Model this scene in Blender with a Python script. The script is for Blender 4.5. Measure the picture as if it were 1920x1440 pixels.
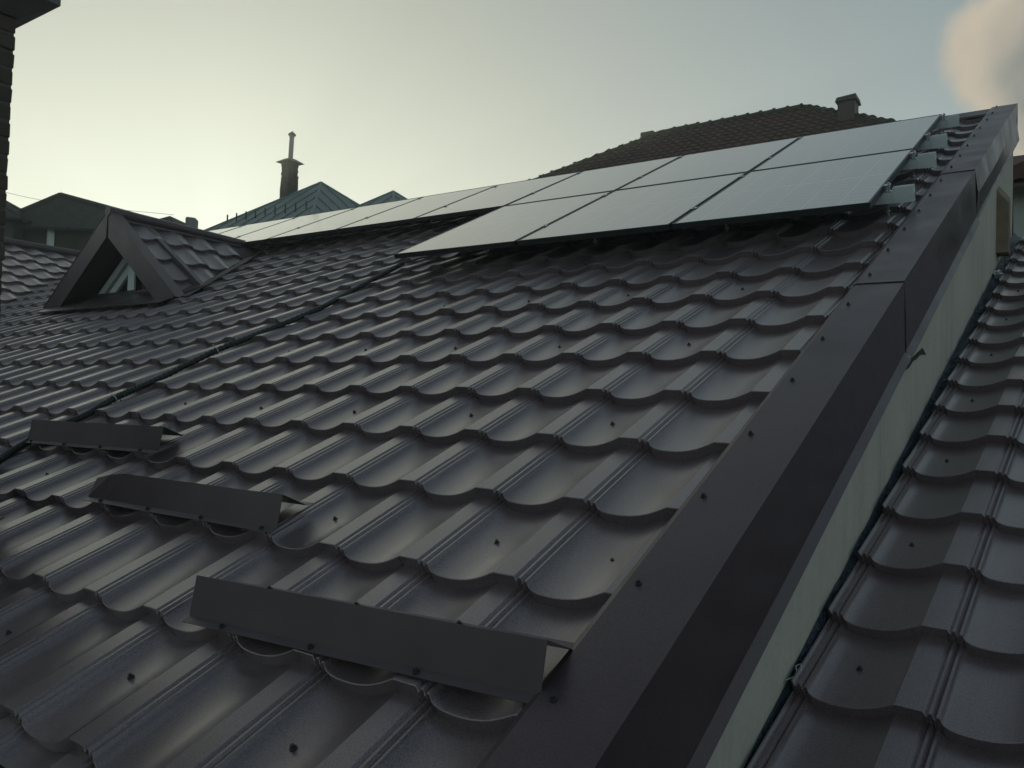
import bpy, bmesh, math, random
import numpy as np
from mathutils import Matrix, Vector, noise

random.seed(7)
rng = np.random.default_rng(7)
for _o in list(bpy.data.objects):
    bpy.data.objects.remove(_o)
SC = bpy.context.scene
COL = SC.collection
R = math.radians

# ------------------------------------------------------------------ camera
# world: X along the eaves, Y into the slope, Z up; metres.  The plane of the
# tile crests of the big slope runs through the origin at 26 degrees.
CAM = Vector((0.81651561, -1.56769939, 0.39137664))
cam_d = bpy.data.cameras.new('camera')
cam = bpy.data.objects.new('camera', cam_d)
COL.objects.link(cam)
cx, cy, cz = Vector((0.82505, 0.56411, 0.03282)), Vector((0.01016, 0.04327, -0.99901)), Vector((-0.56497, 0.82457, 0.02997))
m = Matrix.Identity(4)
for i in range(3):
    m[i][0], m[i][1], m[i][2] = cx[i], -cy[i], -cz[i]
m.translation = CAM
cam.matrix_world = m
cam_d.sensor_width = 36.0
cam_d.lens = 1507.72 / 1920 * 36.0
cam_d.clip_start, cam_d.clip_end = 0.05, 4000
SC.camera = cam

# ------------------------------------------------------------------ sky, sun, exposure
SUN_AZ, SUN_EL = R(-55.5), R(7.5)          # azimuth from +Y towards +X
sun_dir = Vector((math.sin(SUN_AZ) * math.cos(SUN_EL), math.cos(SUN_AZ) * math.cos(SUN_EL), math.sin(SUN_EL)))
world = bpy.data.worlds.new('World')
SC.world = world
world.use_nodes = True
nt = world.node_tree
nt.nodes.clear()
def wn(t, **k):
    n = nt.nodes.new(t)
    for a, b in k.items():
        setattr(n, a, b)
    return n
L = nt.links.new
sky = wn('ShaderNodeTexSky', sky_type='NISHITA', sun_disc=False, sun_elevation=SUN_EL, sun_rotation=SUN_AZ)
sky.air_density, sky.dust_density, sky.ozone_density, sky.altitude = 1.0, 4.0, 1.0, 200
hsv = wn('ShaderNodeHueSaturation')
hsv.inputs['Saturation'].default_value = 1.2
gam = wn('ShaderNodeGamma')          # hazy evening air: flatter than the clear-sky model
gam.inputs['Gamma'].default_value = 0.62
L(sky.outputs[0], gam.inputs['Color'])
kadd = wn('ShaderNodeVectorMath', operation='ADD')
kadd.inputs[1].default_value = (2.5, 2.5, 2.5)
L(gam.outputs[0], kadd.inputs[0])
kdiv = wn('ShaderNodeVectorMath', operation='DIVIDE')      # the glow round the sun levels off in the haze
L(gam.outputs[0], kdiv.inputs[0]); L(kadd.outputs[0], kdiv.inputs[1])
L(kdiv.outputs[0], hsv.inputs['Color'])
tint = wn('ShaderNodeMix', data_type='RGBA', blend_type='MULTIPLY')
tint.inputs[0].default_value = 1.0
tint.inputs[7].default_value = (12.9, 14.3, 13.7, 1)
L(hsv.outputs[0], tint.inputs[6])
# a bank of evening cloud low in the north-east
geo = wn('ShaderNodeTexCoord')
nrm = wn('ShaderNodeVectorMath', operation='NORMALIZE')
L(geo.outputs['Generated'], nrm.inputs[0])
sep = wn('ShaderNodeSeparateXYZ')
L(nrm.outputs[0], sep.inputs[0])
zc0 = wn('ShaderNodeMath', operation='MAXIMUM'); zc0.inputs[1].default_value = 0.0
L(sep.outputs[2], zc0.inputs[0])
fall = wn('ShaderNodeMath', operation='POWER'); fall.inputs[0].default_value = 0.115   # haze brightens towards the horizon
zs = wn('ShaderNodeMath', operation='MULTIPLY'); zs.inputs[1].default_value = 2.0
L(zc0.outputs[0], zs.inputs[0])
zt0 = wn('ShaderNodeMath', operation='TANH'); L(zs.outputs[0], zt0.inputs[0])
zh = wn('ShaderNodeMath', operation='MULTIPLY'); zh.inputs[1].default_value = 0.5
L(zt0.outputs[0], zh.inputs[0]); L(zh.outputs[0], fall.inputs[1])
hz = wn('ShaderNodeMix', data_type='RGBA', blend_type='MULTIPLY'); hz.inputs[0].default_value = 1.0
L(tint.outputs[2], hz.inputs[6]); L(fall.outputs[0], hz.inputs[7])
noi = wn('ShaderNodeTexNoise')
noi.inputs['Scale'].default_value, noi.inputs['Detail'].default_value, noi.inputs['Roughness'].default_value = 9.0, 4, 0.5
L(nrm.outputs[0], noi.inputs['Vector'])
dot = wn('ShaderNodeVectorMath', operation='DOT_PRODUCT')
cdir = Vector((0.045, 0.93, 0.350)).normalized()
dot.inputs[1].default_value = cdir
L(nrm.outputs[0], dot.inputs[0])
addn = wn('ShaderNodeMath', operation='MULTIPLY_ADD')
addn.inputs[1].default_value = 0.016
L(noi.outputs[0], addn.inputs[0]); L(dot.outputs['Value'], addn.inputs[2])
cm = wn('ShaderNodeMapRange', interpolation_type='SMOOTHSTEP')
cm.inputs[1].default_value, cm.inputs[2].default_value = 0.9950, 0.9990
L(addn.outputs[0], cm.inputs[0])
core = wn('ShaderNodeMapRange', interpolation_type='SMOOTHSTEP')
core.inputs[1].default_value, core.inputs[2].default_value = 0.9985, 1.0065
L(addn.outputs[0], core.inputs[0])
ccol = wn('ShaderNodeMix', data_type='RGBA')
ccol.inputs[6].default_value = (4.3, 3.65, 2.8, 1)
ccol.inputs[7].default_value = (1.70, 1.78, 1.62, 1)
L(core.outputs[0], ccol.inputs[0])
cfac = wn('ShaderNodeMath', operation='MULTIPLY')
cfac.inputs[1].default_value = 0.85
L(cm.outputs[0], cfac.inputs[0])
cmix = wn('ShaderNodeMix', data_type='RGBA')
L(cfac.outputs[0], cmix.inputs[0]); L(hz.outputs[2], cmix.inputs[6]); L(ccol.outputs[2], cmix.inputs[7])
bg = wn('ShaderNodeBackground')
bg.inputs['Strength'].default_value = 0.12
L(cmix.outputs[2], bg.inputs['Color'])
wo = wn('ShaderNodeOutputWorld')
L(bg.outputs[0], wo.inputs[0])

sd = bpy.data.lights.new('sun', 'SUN')
sd.energy, sd.angle, sd.color = 2.0, R(0.53), (1.0, 0.86, 0.68)
sun = bpy.data.objects.new('sun', sd)
COL.objects.link(sun)
sun.rotation_euler = sun_dir.to_track_quat('Z', 'Y').to_euler()
sun.location = (-20, 10, 12)

SC.view_settings.view_transform = 'Standard'
SC.view_settings.look = 'None'
SC.view_settings.gamma = 1.0
SC.view_settings.exposure = 0.25
SC.cycles.max_bounces = 6
SC.cycles.diffuse_bounces = 3
SC.cycles.glossy_bounces = 4

# ------------------------------------------------------------------ materials
def mat(name, col, rough=0.5, metal=0.0, spec=0.5, col2=None, nscale=3.0, grain=None, bump=0.0, bscale=40.0,
        bdist=0.002, rough_var=0.0, coat=0.0, coat_rough=0.12, coat_ior=1.5, streaks=False, stint=None):
    """Principled material; col/col2 mixed by a world-space noise, optional fine grain and relief."""
    mt = bpy.data.materials.new(name)
    mt.use_nodes = True
    t = mt.node_tree
    p = t.nodes['Principled BSDF']
    p.inputs['Base Color'].default_value = (*col, 1)
    p.inputs['Roughness'].default_value = rough
    p.inputs['Metallic'].default_value = metal
    p.inputs['Specular IOR Level'].default_value = spec
    p.inputs['Coat Weight'].default_value = coat
    if stint: p.inputs['Specular Tint'].default_value = (*stint, 1)
    p.inputs['Coat Roughness'].default_value = coat_rough
    p.inputs['Coat IOR'].default_value = coat_ior
    g = t.nodes.new('ShaderNodeNewGeometry')
    def nz(scale, det=4, ro=0.55):
        n = t.nodes.new('ShaderNodeTexNoise')
        n.inputs['Scale'].default_value = scale
        n.inputs['Detail'].default_value = det
        n.inputs['Roughness'].default_value = ro
        t.links.new(g.outputs['Position'], n.inputs['Vector'])
        return n
    last = None
    if col2 is not None:
        n = nz(nscale, 6, 0.6)
        r = t.nodes.new('ShaderNodeMapRange')
        r.inputs[1].default_value, r.inputs[2].default_value = 0.36, 0.66
        t.links.new(n.outputs[0], r.inputs[0])
        mx = t.nodes.new('ShaderNodeMix'); mx.data_type = 'RGBA'
        mx.inputs[6].default_value = (*col, 1); mx.inputs[7].default_value = (*col2, 1)
        t.links.new(r.outputs[0], mx.inputs[0])
        last = mx.outputs[2]
        if rough_var:
            rr = t.nodes.new('ShaderNodeMapRange')
            rr.inputs[3].default_value, rr.inputs[4].default_value = rough - rough_var, rough + rough_var
            t.links.new(r.outputs[0], rr.inputs[0]); t.links.new(rr.outputs[0], p.inputs['Roughness'])
    if grain:
        gs, ga = grain
        n = nz(gs, 2, 0.6)
        r = t.nodes.new('ShaderNodeMapRange')
        r.inputs[1].default_value, r.inputs[2].default_value = 0.3, 0.7
        r.inputs[3].default_value, r.inputs[4].default_value = 1 - ga, 1 + ga
        t.links.new(n.outputs[0], r.inputs[0])
        mm = t.nodes.new('ShaderNodeMix'); mm.data_type = 'RGBA'; mm.blend_type = 'MULTIPLY'
        mm.inputs[0].default_value = 1.0
        if last is None:
            mm.inputs[6].default_value = (*col, 1)
        else:
            t.links.new(last, mm.inputs[6])
        t.links.new(r.outputs[0], mm.inputs[7])
        last = mm.outputs[2]
    if streaks:      # dust washed down the fall of the sheet, and a little spread from piece to piece
        mp = t.nodes.new('ShaderNodeMapping')
        mp.inputs['Scale'].default_value = (26, 2.2, 2.2)
        t.links.new(g.outputs['Position'], mp.inputs['Vector'])
        n = t.nodes.new('ShaderNodeTexNoise'); n.inputs['Scale'].default_value = 1.0; n.inputs['Detail'].default_value = 5
        t.links.new(mp.outputs[0], n.inputs['Vector'])
        r = t.nodes.new('ShaderNodeMapRange')
        r.inputs[1].default_value, r.inputs[2].default_value = 0.50, 0.78
        r.inputs[3].default_value, r.inputs[4].default_value = 0.0, 0.35
        t.links.new(n.outputs[0], r.inputs[0])
        dm = t.nodes.new('ShaderNodeMix'); dm.data_type = 'RGBA'
        dm.inputs[7].default_value = (0.150, 0.128, 0.124, 1)
        t.links.new(r.outputs[0], dm.inputs[0]); t.links.new(last, dm.inputs[6])
        oi = t.nodes.new('ShaderNodeObjectInfo')
        r2 = t.nodes.new('ShaderNodeMapRange'); r2.inputs[3].default_value, r2.inputs[4].default_value = 0.86, 1.14
        t.links.new(oi.outputs['Random'], r2.inputs[0])
        om = t.nodes.new('ShaderNodeMix'); om.data_type = 'RGBA'; om.blend_type = 'MULTIPLY'; om.inputs[0].default_value = 1.0
        t.links.new(dm.outputs[2], om.inputs[6]); t.links.new(r2.outputs[0], om.inputs[7])
        last = om.outputs[2]
    if last is not None:
        t.links.new(last, p.inputs['Base Color'])
    if bump:
        n = nz(bscale, 3, 0.6)
        b = t.nodes.new('ShaderNodeBump')
        b.inputs['Strength'].default_value = bump
        b.inputs['Distance'].default_value = bdist
        t.links.new(n.outputs[0], b.inputs['Height'])
        t.links.new(b.outputs[0], p.inputs['Normal'])
    return mt

M = {}
M['tile'] = mat('tile_coating', (0.104, 0.072, 0.082), 0.345, spec=1.0, col2=(0.136, 0.100, 0.107), nscale=2.2, grain=(260, 0.65),
                bump=0.40, bscale=280, bdist=0.0010, rough_var=0.04, coat=0.9, coat_rough=0.34, coat_ior=1.65, streaks=True, stint=(1.0, 0.82, 0.87))
M['flash'] = mat('flashing_coating', (0.050, 0.033, 0.040), 0.37, spec=0.75, col2=(0.068, 0.048, 0.055), nscale=3.5, grain=(250, 0.35),
                 bump=0.16, bscale=300, bdist=0.0006, rough_var=0.08, stint=(1.0, 0.84, 0.89))
M['guard'] = mat('guard_sheet', (0.086, 0.060, 0.070), 0.42, col2=(0.102, 0.074, 0.084), nscale=6, bump=0.1, bscale=8, bdist=0.01)
M['screw'] = mat('screw_paint', (0.035, 0.032, 0.034), 0.4)
M['rubber'] = mat('rubber', (0.02, 0.02, 0.02), 0.7)
M['conduit'] = mat('conduit_plastic', (0.012, 0.013, 0.014), 0.5)
M['tie'] = mat('tie_plastic', (0.55, 0.58, 0.58), 0.5)
M['plaster'] = mat('cream_render', (0.58, 0.53, 0.46), 0.9, spec=0.2, col2=(0.50, 0.455, 0.40), nscale=2.0, grain=(60, 0.06),
                   bump=0.5, bscale=120, bdist=0.002)
def streak_wall(mt):
    t = mt.node_tree; p = t.nodes['Principled BSDF']
    g = t.nodes.new('ShaderNodeNewGeometry'); mp = t.nodes.new('ShaderNodeMapping'); mp.inputs['Scale'].default_value = (9, 9, 0.9)
    t.links.new(g.outputs['Position'], mp.inputs['Vector'])
    n = t.nodes.new('ShaderNodeTexNoise'); n.inputs['Scale'].default_value = 1.0; n.inputs['Detail'].default_value = 6; n.inputs['Roughness'].default_value = 0.65
    t.links.new(mp.outputs[0], n.inputs['Vector'])
    r = t.nodes.new('ShaderNodeMapRange'); r.inputs[1].default_value, r.inputs[2].default_value = 0.50, 0.74; r.inputs[4].default_value = 0.4
    t.links.new(n.outputs[0], r.inputs[0])
    mx = t.nodes.new('ShaderNodeMix'); mx.data_type = 'RGBA'; mx.inputs[7].default_value = (0.26, 0.255, 0.235, 1)
    src = p.inputs['Base Color'].links[0].from_socket
    t.links.new(r.outputs[0], mx.inputs[0]); t.links.new(src, mx.inputs[6]); t.links.new(mx.outputs[2], p.inputs['Base Color'])
streak_wall(M['plaster'])
M['plaster2'] = mat('pale_green_render', (0.42, 0.47, 0.43), 0.9, spec=0.2, col2=(0.36, 0.41, 0.38), nscale=1.5)
M['timber'] = mat('brown_timber', (0.26, 0.20, 0.14), 0.75, spec=0.3, col2=(0.20, 0.15, 0.11), nscale=9)
M['alu'] = mat('aluminium', (0.80, 0.86, 0.88), 0.45, metal=0.1, col2=(0.74, 0.80, 0.82), nscale=12)
M['steel'] = mat('clamp_steel', (0.6, 0.62, 0.64), 0.3, metal=0.9)
M['pframe'] = mat('panel_frame', (0.030, 0.032, 0.036), 0.4, metal=0.4)
M['foil'] = mat('roof_membrane', (0.020, 0.034, 0.052), 0.45, col2=(0.035, 0.055, 0.075), nscale=25, bump=1.0, bscale=35, bdist=0.02)
M['scrap'] = mat('white_film', (0.6, 0.62, 0.6), 0.5)
M['white'] = mat('white_frame', (0.80, 0.84, 0.83), 0.45)
M['flue'] = mat('flue_steel', (0.20, 0.20, 0.19), 0.45, metal=0.5)
M['glass'] = mat('window_glass', (0.02, 0.025, 0.028), 0.05, spec=0.6)
M['brick'] = mat('old_brick', (0.085, 0.068, 0.058), 0.85, spec=0.2, col2=(0.12, 0.092, 0.074), nscale=7, bump=0.6, bscale=60, bdist=0.004)
M['mortar'] = mat('mortar', (0.12, 0.115, 0.105), 0.95, spec=0.1, bump=0.5, bscale=80, bdist=0.003)
M['concrete'] = mat('concrete', (0.22, 0.22, 0.20), 0.9, spec=0.2, col2=(0.16, 0.16, 0.15), nscale=5, bump=0.5, bscale=50, bdist=0.004)
M['clay'] = mat('clay_tile', (0.125, 0.058, 0.045), 0.8, spec=0.3, col2=(0.085, 0.048, 0.038), nscale=1.1, grain=(9, 0.3))
M['clay_old'] = mat('mossy_ridge_tile', (0.075, 0.060, 0.042), 0.85, spec=0.2, col2=(0.055, 0.060, 0.038), nscale=2.0)
M['zinc'] = mat('weathered_zinc', (0.17, 0.205, 0.21), 0.6, metal=0.1, col2=(0.21, 0.245, 0.245), nscale=1.2)
M['dark_roof'] = mat('old_dark_roof', (0.055, 0.055, 0.050), 0.85, spec=0.2, col2=(0.075, 0.075, 0.065), nscale=0.9, grain=(7, 0.2))
M['chim_red'] = mat('red_brown_sheet', (0.075, 0.045, 0.042), 0.6)
M['wallfar'] = mat('far_render', (0.085, 0.085, 0.068), 0.9, spec=0.2, col2=(0.055, 0.058, 0.045), nscale=0.8)
M['wire'] = mat('wire', (0.03, 0.03, 0.03), 0.6)
M['ground'] = mat('yard_ground', (0.055, 0.055, 0.045), 0.95, spec=0.1, col2=(0.040, 0.050, 0.028), nscale=0.15, bump=0.4, bscale=3, bdist=0.05)

def panel_glass():
    mt = bpy.data.materials.new('solar_glass')
    mt.use_nodes = True
    t = mt.node_tree
    p = t.nodes['Principled BSDF']
    tc = t.nodes.new('ShaderNodeTexCoord')
    sx = t.nodes.new('ShaderNodeSeparateXYZ')
    t.links.new(tc.outputs['Object'], sx.inputs[0])
    def math_(op, a, b=None, c=None):
        n = t.nodes.new('ShaderNodeMath'); n.operation = op
        for k, v in enumerate((a, b, c)):
            if v is None: continue
            if isinstance(v, (int, float)): n.inputs[k].default_value = v
            else: t.links.new(v, n.inputs[k])
        return n.outputs[0]
    def line(coord, pitch, w):
        fr = math_('FRACT', math_('DIVIDE', coord, pitch))
        d = math_('ABSOLUTE', math_('SUBTRACT', fr, 0.5))
        return math_('GREATER_THAN', d, 0.5 - w / pitch)
    x, y = sx.outputs[0], sx.outputs[1]
    cols = line(x, 0.184, 0.0016)
    rows = line(y, 0.0885, 0.0009)
    mid = math_('LESS_THAN', math_('ABSOLUTE', y), 0.0045)
    bus = math_('MULTIPLY', line(x, 0.0184, 0.0005), 0.5)
    f = math_('MAXIMUM', math_('MAXIMUM', cols, rows), math_('MAXIMUM', math_('MULTIPLY', mid, 1.6), bus))
    mx = t.nodes.new('ShaderNodeMix'); mx.data_type = 'RGBA'
    mx.inputs[6].default_value = (0.034, 0.039, 0.048, 1)
    mx.inputs[7].default_value = (0.85, 0.87, 0.88, 1)
    t.links.new(f, mx.inputs[0])
    t.links.new(mx.outputs[2], p.inputs['Base Color'])
    p.inputs['Roughness'].default_value = 0.16
    p.inputs['Specular IOR Level'].default_value = 0.5
    p.inputs['Coat Weight'].default_value = 1.0
    p.inputs['Coat IOR'].default_value = 2.6
    p.inputs['IOR'].default_value = 4.5
    p.inputs['Coat Roughness'].default_value = 0.10
    return mt
M['pglass'] = panel_glass()

# ------------------------------------------------------------------ helpers
def tag(o, label=None, cat=None, group=None, kind=None):
    if label: o['label'] = label
    if cat: o['category'] = cat
    if group: o['group'] = group
    if kind: o['kind'] = kind
    return o

def pinv(o, parent):
    o.parent = parent
    if parent is not None:
        o.matrix_parent_inverse = world_of(parent).inverted()

WM = {}
def world_of(o):
    return WM.get(o.name, Matrix.Identity(4))

def link(name, me, material, parent=None, mw=None, smooth=None):
    o = bpy.data.objects.new(name, me)
    COL.objects.link(o)
    if material is not None and len(me.materials) == 0:
        me.materials.append(material)
    if smooth is not None:
        for p in me.polygons: p.use_smooth = True
        me.set_sharp_from_angle(angle=R(smooth))
    mw = mw if mw is not None else Matrix.Identity(4)
    WM[o.name] = mw.copy()
    if parent is not None:
        pinv(o, parent)
    o.matrix_basis = mw
    return o

def empty(name, loc, label, cat, group=None):
    o = bpy.data.objects.new(name, None)
    COL.objects.link(o)
    o.empty_display_size = 0.2
    o.location = loc
    WM[o.name] = Matrix.Translation(Vector(loc))
    tag(o, label, cat, group)
    return o

class MB:
    def __init__(s): s.v, s.f = [], []
    def add(s, vs, fs):
        b = len(s.v)
        s.v += [tuple(q) for q in vs]
        s.f += [tuple(i + b for i in f) for f in fs]
        return s
    def hexa(s, p):   # 8 corners: bottom ring then top ring
        return s.add(p, [(3, 2, 1, 0), (4, 5, 6, 7), (0, 1, 5, 4), (1, 2, 6, 5), (2, 3, 7, 6), (3, 0, 4, 7)])
    def box(s, a, b):
        (x0, y0, z0), (x1, y1, z1) = a, b
        return s.hexa([(x0, y0, z0), (x1, y0, z0), (x1, y1, z0), (x0, y1, z0), (x0, y0, z1), (x1, y0, z1), (x1, y1, z1), (x0, y1, z1)])
    def tube(s, pts, rad, n=8, caps=True):
        pts = [Vector(p) for p in pts]
        rad = rad if isinstance(rad, (list, tuple)) else [rad] * len(pts)
        vs, fs = [], []
        ref = Vector((0, 0, 1))
        for i, p in enumerate(pts):
            d = (pts[min(i + 1, len(pts) - 1)] - pts[max(i - 1, 0)]).normalized()
            a = d.cross(ref)
            if a.length < 1e-3: a = d.cross(Vector((1, 0, 0)))
            a.normalize(); b = d.cross(a)
            for k in range(n):
                t = 2 * math.pi * k / n
                vs.append(p + (a * math.cos(t) + b * math.sin(t)) * rad[i])
        for i in range(len(pts) - 1):
            for k in range(n):
                fs.append((i * n + k, i * n + (k + 1) % n, (i + 1) * n + (k + 1) % n, (i + 1) * n + k))
        if caps:
            fs.append(tuple(range(n))[::-1]); fs.append(tuple((len(pts) - 1) * n + k for k in range(n)))
        return s.add(vs, fs)
    def prism(s, poly, off):  # polygon (ccw seen from the side it faces) extruded by vector off
        n = len(poly); off = Vector(off)
        vs = [Vector(p) for p in poly] + [Vector(p) + off for p in poly]
        fs = [tuple(range(n)), tuple(range(2 * n - 1, n - 1, -1))] + [(i + n, (i + 1) % n + n, (i + 1) % n, i) for i in range(n)]
        return s.add(vs, fs)
    def mesh(s, name='m', recalc=True):
        me = bpy.data.meshes.new(name)
        me.from_pydata(s.v, [], s.f)
        if recalc:
            bm = bmesh.new(); bm.from_mesh(me)
            bmesh.ops.recalc_face_normals(bm, faces=bm.faces[:])
            bm.to_mesh(me); bm.free()
        me.update()
        return me

def part(name, mb, material, parent=None, smooth=None, mw=None):
    return link(name, mb.mesh(name), material, parent, mw, smooth)

A = R(26.0); CA, SA = math.cos(A), math.sin(A)
def rw(u, s, h=0.0):           # slope coordinates -> world
    return Vector((u, s * CA - h * SA, s * SA + h * CA))
ROOF = Matrix(((1, 0, 0, 0), (0, CA, -SA, 0), (0, SA, CA, 0), (0, 0, 0, 1)))

PU, ST = 0.298116, 0.357365
RISE = 0.033
DEPTH = 0.028
PROFILE = [(0.0, 0.0), (0.010, 0.0009), (0.212, 0.0006), (0.230, -0.0060), (0.242, -0.0082), (0.256, -0.0012), (0.279, -0.0010),
           (0.290, -0.0080), (0.299, -0.0118), (0.311, -0.0058), (0.334, -0.0058), (0.344, -0.0120)]
PROFILE += [(t, -DEPTH * k) for t, k in ((0.356, .60), (0.382, .74), (0.415, .86), (0.46, .94), (0.53, .99), (0.60, 1.0), (0.68, .955), (0.76, .84), (0.83, .67), (0.89, .47), (0.95, .23), (1.0, 0.0))]
PROFILE_LOW = [PROFILE[i] for i in (0, 2, 4, 6, 8, 10, 12, 14, 16, 18, 20, 22, 23)]
SHARP_T = [0.010, 0.212, 0.242, 0.256, 0.279, 0.299, 0.311, 0.334]

SCALLOP = 0.016
def tile_geo(profile, step=ST, pitch=PU):
    """One pressed module: x across the wave, y up the slope, z out. Front riser at y = 0."""
    n = len(profile)
    vs, fs = [], []
    rows = [(0.005, -RISE - 0.004, 1), (0.002, -RISE * 0.5, 1), (-0.0010, -0.0018, 1), (0.0008, 0.0, 1), (step * 0.35, -RISE * 0.34, 0.25), (step + 0.012, -RISE * 1.034, 0)]
    for (y, dz, k) in rows:
        for (t, z) in profile:
            vs.append((t * pitch, y + SCALLOP * k * z / DEPTH, z + dz))     # pans reach further down than crests
    for r in range(len(rows) - 1):
        for i in range(n - 1):
            a = r * n + i
            fs.append((a, a + 1, a + n + 1, a + n))
    return np.array(vs), np.array(fs)

TV, TF = tile_geo(PROFILE)
TVL, TFL = tile_geo(PROFILE_LOW)

def np_mesh(name, v, f):
    me = bpy.data.meshes.new(name)
    me.from_pydata([tuple(q) for q in v], [], [tuple(int(i) for i in q) for q in f])
    me.update()
    return me

def finish_tile(me, material):
    if len(me.materials) == 0: me.materials.append(material)
    for p in me.polygons: p.use_smooth = True
    me.set_sharp_from_angle(angle=R(32))
    co = np.empty(len(me.vertices) * 3); me.vertices.foreach_get('co', co); co = co.reshape(-1, 3)
    ed = np.empty(len(me.edges) * 2, dtype=int); me.edges.foreach_get('vertices', ed); ed = ed.reshape(-1, 2)
    t = np.mod(co[:, 0] / PU + 0.003, 1.0) - 0.003
    near = np.zeros(len(co), bool)
    for q in SHARP_T: near |= np.abs(t - q) < 0.002
    along = np.abs(co[ed[:, 0], 0] - co[ed[:, 1], 0]) < 1e-4
    sel = along & near[ed[:, 0]] & near[ed[:, 1]]
    at = me.attributes.get('sharp_edge') or me.attributes.new('sharp_edge', 'BOOLEAN', 'EDGE')
    val = np.zeros(len(me.edges), bool); at.data.foreach_get('value', val)
    at.data.foreach_set('value', val | sel)
    return me

def clip_mesh(me, planes):
    """planes: list of (co, no) in mesh space; what lies on the +no side is removed."""
    bm = bmesh.new(); bm.from_mesh(me)
    for co, no in planes:
        if not bm.verts: break
        bmesh.ops.bisect_plane(bm, geom=bm.verts[:] + bm.edges[:] + bm.faces[:], plane_co=co, plane_no=no, clear_outer=True, dist=1e-6)
    n = len(bm.faces)
    bm.to_mesh(me); bm.free()
    return n

def dented(v, seed):
    w = v.copy()
    r = random.Random(seed)
    ox = r.random() * 50
    for i in range(len(w)):
        w[i, 2] += 0.0011 * noise.noise((w[i, 0] * 9 + ox, w[i, 1] * 7 + ox, ox))
    return w

def tile_field(parent, frame, cols, rows, planes, material, n_single, far_name='tile', step=ST, low=False, jitter=0.0006, name='tile', first_stretch=1.0):
    """Lay pressed tile modules in a slope frame (4x4: x across, y up, z out).  planes are (co, no) in slope space.
    The n_single modules nearest the camera are objects of their own, the rest is one joined part."""
    v0, f0 = tile_geo(PROFILE_LOW if low else PROFILE, step)
    variants = [finish_tile(np_mesh('pressed_tile', dented(v0, k), f0), material) for k in range(6)]
    fi = frame.inverted()
    camp = fi @ CAM
    def seat(i, j):           # the first courses above the eave are laid a little longer
        k = first_stretch if j < 0 else 1.0
        return Matrix.Translation((i * PU, j * step * k, 0)) @ Matrix.Diagonal((1, k, 1, 1))
    def local(L_, cut):
        li = L_.inverted(); lt = L_.to_3x3().transposed()
        return [(li @ Vector(co), (lt @ Vector(no)).normalized()) for co, no in cut]
    cells = []
    for i in cols:
        for j in rows:
            keep, cut = True, []
            cs = [Vector(((i + a) * PU, (j + b) * step, 0)) for a in (-0.01, 1.01) for b in (-0.03, 1.04)]
            for co, no in planes:
                d = [(c - Vector(co)).dot(Vector(no)) for c in cs]
                if min(d) > -0.002: keep = False; break
                if max(d) > -0.03: cut.append((co, no))
            if keep:
                c = Vector(((i + 0.5) * PU, (j + 0.5) * step, 0))
                cells.append(((c - camp).length, i, j, cut))
    cells.sort(key=lambda q: q[0])
    vis = []
    for q in cells:                       # singles only where the photograph's view can see them
        w = frame @ Vector(((q[1] + 0.5) * PU, (q[2] + 0.5) * step, 0)) - CAM
        z = w.dot(cz)
        if z > 0.2 and abs(w.dot(cx) / z) < 0.70 and abs(w.dot(cy) / z) < 0.54:
            vis.append(q)
    singles = set((q[1], q[2]) for q in vis[:n_single])
    bv, bf, nb = [], [], 0
    for d, i, j, cut in cells:
        st_ = seat(i, j)
        if (i, j) in singles:
            jz = random.uniform(-jitter, jitter)
            mw = frame @ Matrix.Translation((0, random.uniform(-0.0006, 0.0006), jz)) @ st_
            me = variants[random.randrange(6)]
            if cut:
                me = me.copy()
                n = clip_mesh(me, local(st_, cut))
                if n == 0:
                    bpy.data.meshes.remove(me); continue
            link(name, me, material, parent, mw)
        else:
            vv = v0
            if cut:
                me = np_mesh('t', v0, f0)
                if clip_mesh(me, local(st_, cut)) == 0:
                    bpy.data.meshes.remove(me); continue
                vv = [tuple(q.co) for q in me.vertices]
                ff = [tuple(p.vertices) for p in me.polygons]
                bpy.data.meshes.remove(me)
            else:
                ff = f0.tolist()
            arr = np.array(vv) * np.array((1, st_[1][1], 1)) + np.array(st_.translation)
            arr[:, 2] += 0.0008 * random.uniform(-1, 1)
            bv.append(arr); bf += [tuple(k + nb for k in f) for f in ff]; nb += len(arr)
    if nb:
        V = np.concatenate(bv)
        me = bpy.data.meshes.new('pressed_tiles')
        me.from_pydata([tuple(q) for q in V], [], bf)
        finish_tile(me, material)
        o = link(far_name, me, material, parent, frame)
        tag(o, kind='stuff')

# hex-head roofing screw with washer, local z out of the sheet
def screw_mesh():
    mb = MB()
    mb.tube([(0, 0, -0.002), (0, 0, 0.0022)], [0.0085, 0.0080], 10)
    mb.tube([(0, 0, 0.0022), (0, 0, 0.0032)], [0.0062, 0.0058], 10)
    mb.tube([(0, 0, 0.0032), (0, 0, 0.0095)], [0.0046, 0.0044], 6)
    me = mb.mesh('screw'); me.materials.append(M['screw'])
    return me
SCREW = screw_mesh()
def screw(parent, pos, normal, name='screw', tilt=6):
    q = Vector(normal).to_track_quat('Z', 'Y')
    mw = Matrix.Translation(pos) @ q.to_matrix().to_4x4() @ Matrix.Rotation(R(random.uniform(-tilt, tilt)), 4, 'X') @ Matrix.Rotation(random.uniform(0, 6), 4, 'Z')
    return link(name, SCREW, None, parent, mw)

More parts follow.
